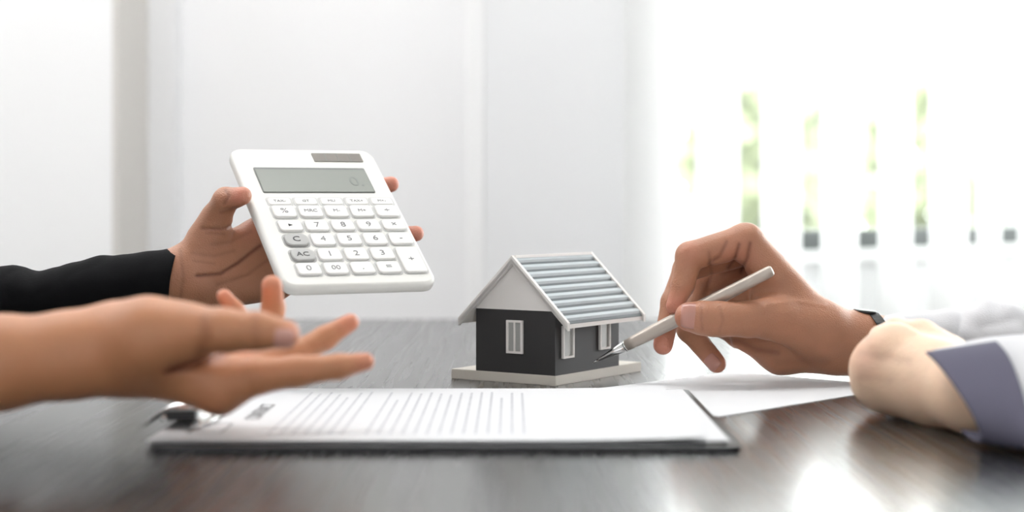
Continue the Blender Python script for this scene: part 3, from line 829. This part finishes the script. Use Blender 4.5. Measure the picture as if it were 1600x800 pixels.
sl = sleeve('jacket_sleeve', [(-330, 400, -330, 560, 1.15, .040), (-150, 412, -150, 535, 1.15, .034), (-40, 418, -40, 520, 1.15, .030), (5, 415, 5, 512, 1.15, .028), (30, 414, 30, 508, 1.15, .028), (60, 422, 58, 505, 1.15, .027),
             (95, 414, 90, 500, 1.15, .026), (150, 401, 145, 494, 1.15, .025), (215, 394, 205, 486, 1.15, .0245), (284, 384, 269, 478, 1.15, .0235)], M['black_cloth'], pa, fold=.0018, fscale=28, seed=3)
sl.matrix_parent_inverse = Matrix.Translation(-pa.location); tag(sl, 'black sleeve of the raised arm')
sl = sleeve('jacket_sleeve', [(-700, 520, -700, 730, .76, .05), (-400, 490, -400, 705, .78, .043), (-150, 476, -150, 676, .80, .036), (-60, 482, -60, 656, .805, .032)], M['black_cloth'], pa, fold=.003, fscale=28, seed=8)
sl.matrix_parent_inverse = Matrix.Translation(-pa.location); tag(sl, 'black sleeve pushed up to the elbow of the gesturing arm')

# ================================================================== PERSON AT THE RIGHT
pb = empty('person', (.6, 1.0, 0)); tag(pb, 'person in white shirt writing with a pen, other hand resting closed on table', 'person')
wr = Flesh(
    core=[[(1750, 540, 1.17, 40), (1450, 540, 1.17, 42), (1335, 536, 1.162, 46), (1278, 522, 1.158, 44)],
          [(1275, 512, 1.158, 40), (1165, 377, 1.158, 27)], [(1275, 518, 1.172, 38), (1175, 388, 1.186, 26)],
          [(1275, 525, 1.182, 36), (1188, 404, 1.206, 25)], [(1275, 535, 1.19, 36), (1200, 430, 1.222, 22)],
          [(1285, 518, 1.152, 42), (1205, 498, 1.140, 32)],
          [(1295, 550, 1.165, 34), (1220, 548, 1.172, 33), (1158, 528, 1.186, 18)],
          [(1195, 455, 1.162, 20), (1190, 490, 1.150, 22)], [(1138, 466, 1.185, 15), (1200, 464, 1.172, 24)]],
    fingers=[[(1215, 497, 1.142, 33), (1168, 499, 1.133, 28), (1122, 499, 1.128, 27.5), (1098, 497, 1.126, 26), (1077, 495, 1.126, 23)],
             [(1165, 377, 1.158, 27), (1078, 400, 1.150, 22), (1067, 445, 1.148, 18), (1054, 478, 1.146, 13.5)],
             [(1175, 388, 1.186, 25), (1072, 420, 1.178, 20), (1050, 472, 1.168, 17), (1036, 539, 1.158, 15.5)],
             [(1188, 404, 1.206, 24), (1095, 445, 1.200, 18), (1076, 516, 1.186, 18), (1120, 568, 1.170, 15)],
             [(1200, 430, 1.222, 21), (1125, 465, 1.215, 16), (1112, 505, 1.205, 15), (1152, 532, 1.195, 13)]],
    kcore=.010, kf=.005,
    creases=[([(1108, 395), (1112, 430), (1100, 460)], 3, .0008), ([(1135, 378), (1125, 400), (1108, 412)], 3, .0010), ([(1155, 382), (1148, 405), (1138, 418)], 3, .0013),
             ([(1172, 380), (1168, 402), (1158, 425)], 3, .0013), ([(1120, 531), (1155, 533), (1182, 546), (1215, 551)], 5, .0010),
             ([(1200, 475), (1245, 470), (1290, 478)], 3, -.0006), ([(1215, 566), (1250, 564), (1290, 566)], 7, .0004), ([(1095, 478), (1097, 515)], 2.5, .0005),
             ([(1125, 480), (1130, 500), (1124, 518)], 2.5, .0004)])
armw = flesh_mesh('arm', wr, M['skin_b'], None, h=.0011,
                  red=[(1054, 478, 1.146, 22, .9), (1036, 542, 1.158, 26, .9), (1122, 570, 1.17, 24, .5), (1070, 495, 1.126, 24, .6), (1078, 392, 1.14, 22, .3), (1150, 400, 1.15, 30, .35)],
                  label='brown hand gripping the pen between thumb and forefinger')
rest = Flesh(
    core=[[(1850, 640, .83, 60), (1620, 630, .875, 56), (1520, 615, .90, 56), (1470, 602, .93, 58)],
          [(1470, 590, .935, 52), (1398, 545, .955, 38)], [(1470, 600, .935, 54), (1375, 572, .962, 42)],
          [(1470, 608, .94, 50), (1375, 598, .966, 40)], [(1475, 612, .94, 40), (1398, 613, .97, 31)]],
    fingers=[[(1398, 545, .955, 37), (1384, 548, .998, 25), (1418, 570, 1.018, 21), (1445, 585, .998, 17)],
             [(1375, 572, .962, 41), (1366, 575, 1.01, 25), (1402, 597, 1.024, 20), (1435, 603, 1.0, 17)],
             [(1375, 598, .966, 38), (1376, 598, 1.006, 23), (1410, 612, 1.014, 18), (1440, 615, .996, 15)],
             [(1398, 613, .97, 30), (1398, 608, 1.0, 18), (1425, 612, 1.002, 16), (1445, 614, .99, 13)],
             [(1480, 560, .95, 38), (1440, 528, .972, 28), (1402, 521, .992, 23), (1376, 527, 1.0, 19)]],
    kcore=.012, kf=.007,
    creases=[([(1345, 552), (1390, 560), (1420, 566)], 8, .0004), ([(1345, 590), (1390, 596)], 8, .0003)])
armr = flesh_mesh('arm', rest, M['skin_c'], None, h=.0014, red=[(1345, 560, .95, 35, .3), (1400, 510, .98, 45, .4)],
                  label='loosely closed hand, strong light painted into its skin, resting on the table in front')
for o in (armw, armr): o.parent = pb; o.matrix_parent_inverse = Matrix.Translation(-pb.location)
nail(P(1122, 499, 1.128), P(1077, 495, 1.126), Vector((0, -1, .18)), 23.5*1.126/F, M['nail_b'], armw, length=1.6, width=.95, start=-.85)
nail(P(1076, 516, 1.186), P(1120, 568, 1.170), Vector((-.35, -1, -.15)), 15*1.17/F, M['nail_b'], armw, length=1.6, width=.8, start=-.9)
def pbchild(o, lab=None):
    o.matrix_parent_inverse = Matrix.Translation(-pb.location)
    if lab: o['label'] = lab
    return o
pbchild(sleeve('shirt_sleeve', [(1800, 440, 1800, 580, 1.16, .042), (1660, 462, 1660, 582, 1.165, .036), (1605, 484, 1605, 584, 1.165, .030), (1580, 468, 1580, 584, 1.165, .032), (1530, 470, 1530, 584, 1.165, .031),
        (1495, 482, 1495, 588, 1.165, .028), (1450, 488, 1450, 588, 1.165, .0265), (1410, 489, 1405, 588, 1.165, .026), (1376, 494, 1372, 588, 1.163, .0245)], M['white_cloth'], pb, fold=.0035, fscale=34, seed=5),
        'white sleeve of the writing arm, crumpled')
near_rings = [(1950, 500, 1950, 722, (.82, .755), .048), (1750, 515, 1750, 716, (.86, .775), .045), (1600, 522, 1625, 700, (.90, .81), .042), (1540, 528, 1585, 695, (.905, .832), .040), (1434, 546, 1520, 684, (.915, .855), .036)]
pbchild(sleeve('shirt_sleeve', near_rings[:-1]+[(1462, 547, 1556, 690, (.914, .850), .0355)], M['white_cloth'], pb, fold=.0022, fscale=26, seed=11), 'white sleeve of the resting arm')
pbchild(sleeve('cuff', near_rings[-2:], M['grey_cloth'], pb, fold=0, arc=(-2.1, 1.12), n=40, offset=.0030, thick=.0015), 'grey shirt cuff, left open on top where light whitens it')  # partial arc: white left on top stands in for the blown-out highlight
# watch
wq = empty('wristwatch', P(1352, 489, 1.162)); attach(wq, pb, pb)
lathe('watch_case', [(0, .0080), (.0004, .0088), (.0018, .0088), (.0022, .0080)], (0, 0, 0), (.1, -.04, 1), M['black'], wq, n=32)
# strap round the wrist
V = []; Fc = []; n = 40
for k in range(n):
    an = 2*math.pi*k/n; c = P(1356, 536, 1.162)-P(1352, 487, 1.162); r = 46*1.162/F+.0010
    for dx, dr in ((-.006, 0), (.006, 0), (.006, .0016), (-.006, .0016)):
        V.append((c.x+dx*.6+.5*(r-(r+dr)*math.sin(an))+.003, c.y+(r+dr)*math.cos(an), c.z+(r+dr)*math.sin(an)))
for k in range(n):
    for j in range(4):
        a = k*4+j; b = k*4+(j+1) % 4; Fc.append((a, b, ((k+1) % n)*4+(j+1) % 4, ((k+1) % n)*4+j))
mesh('strap', V, Fc, M['black'], wq, smooth=False)
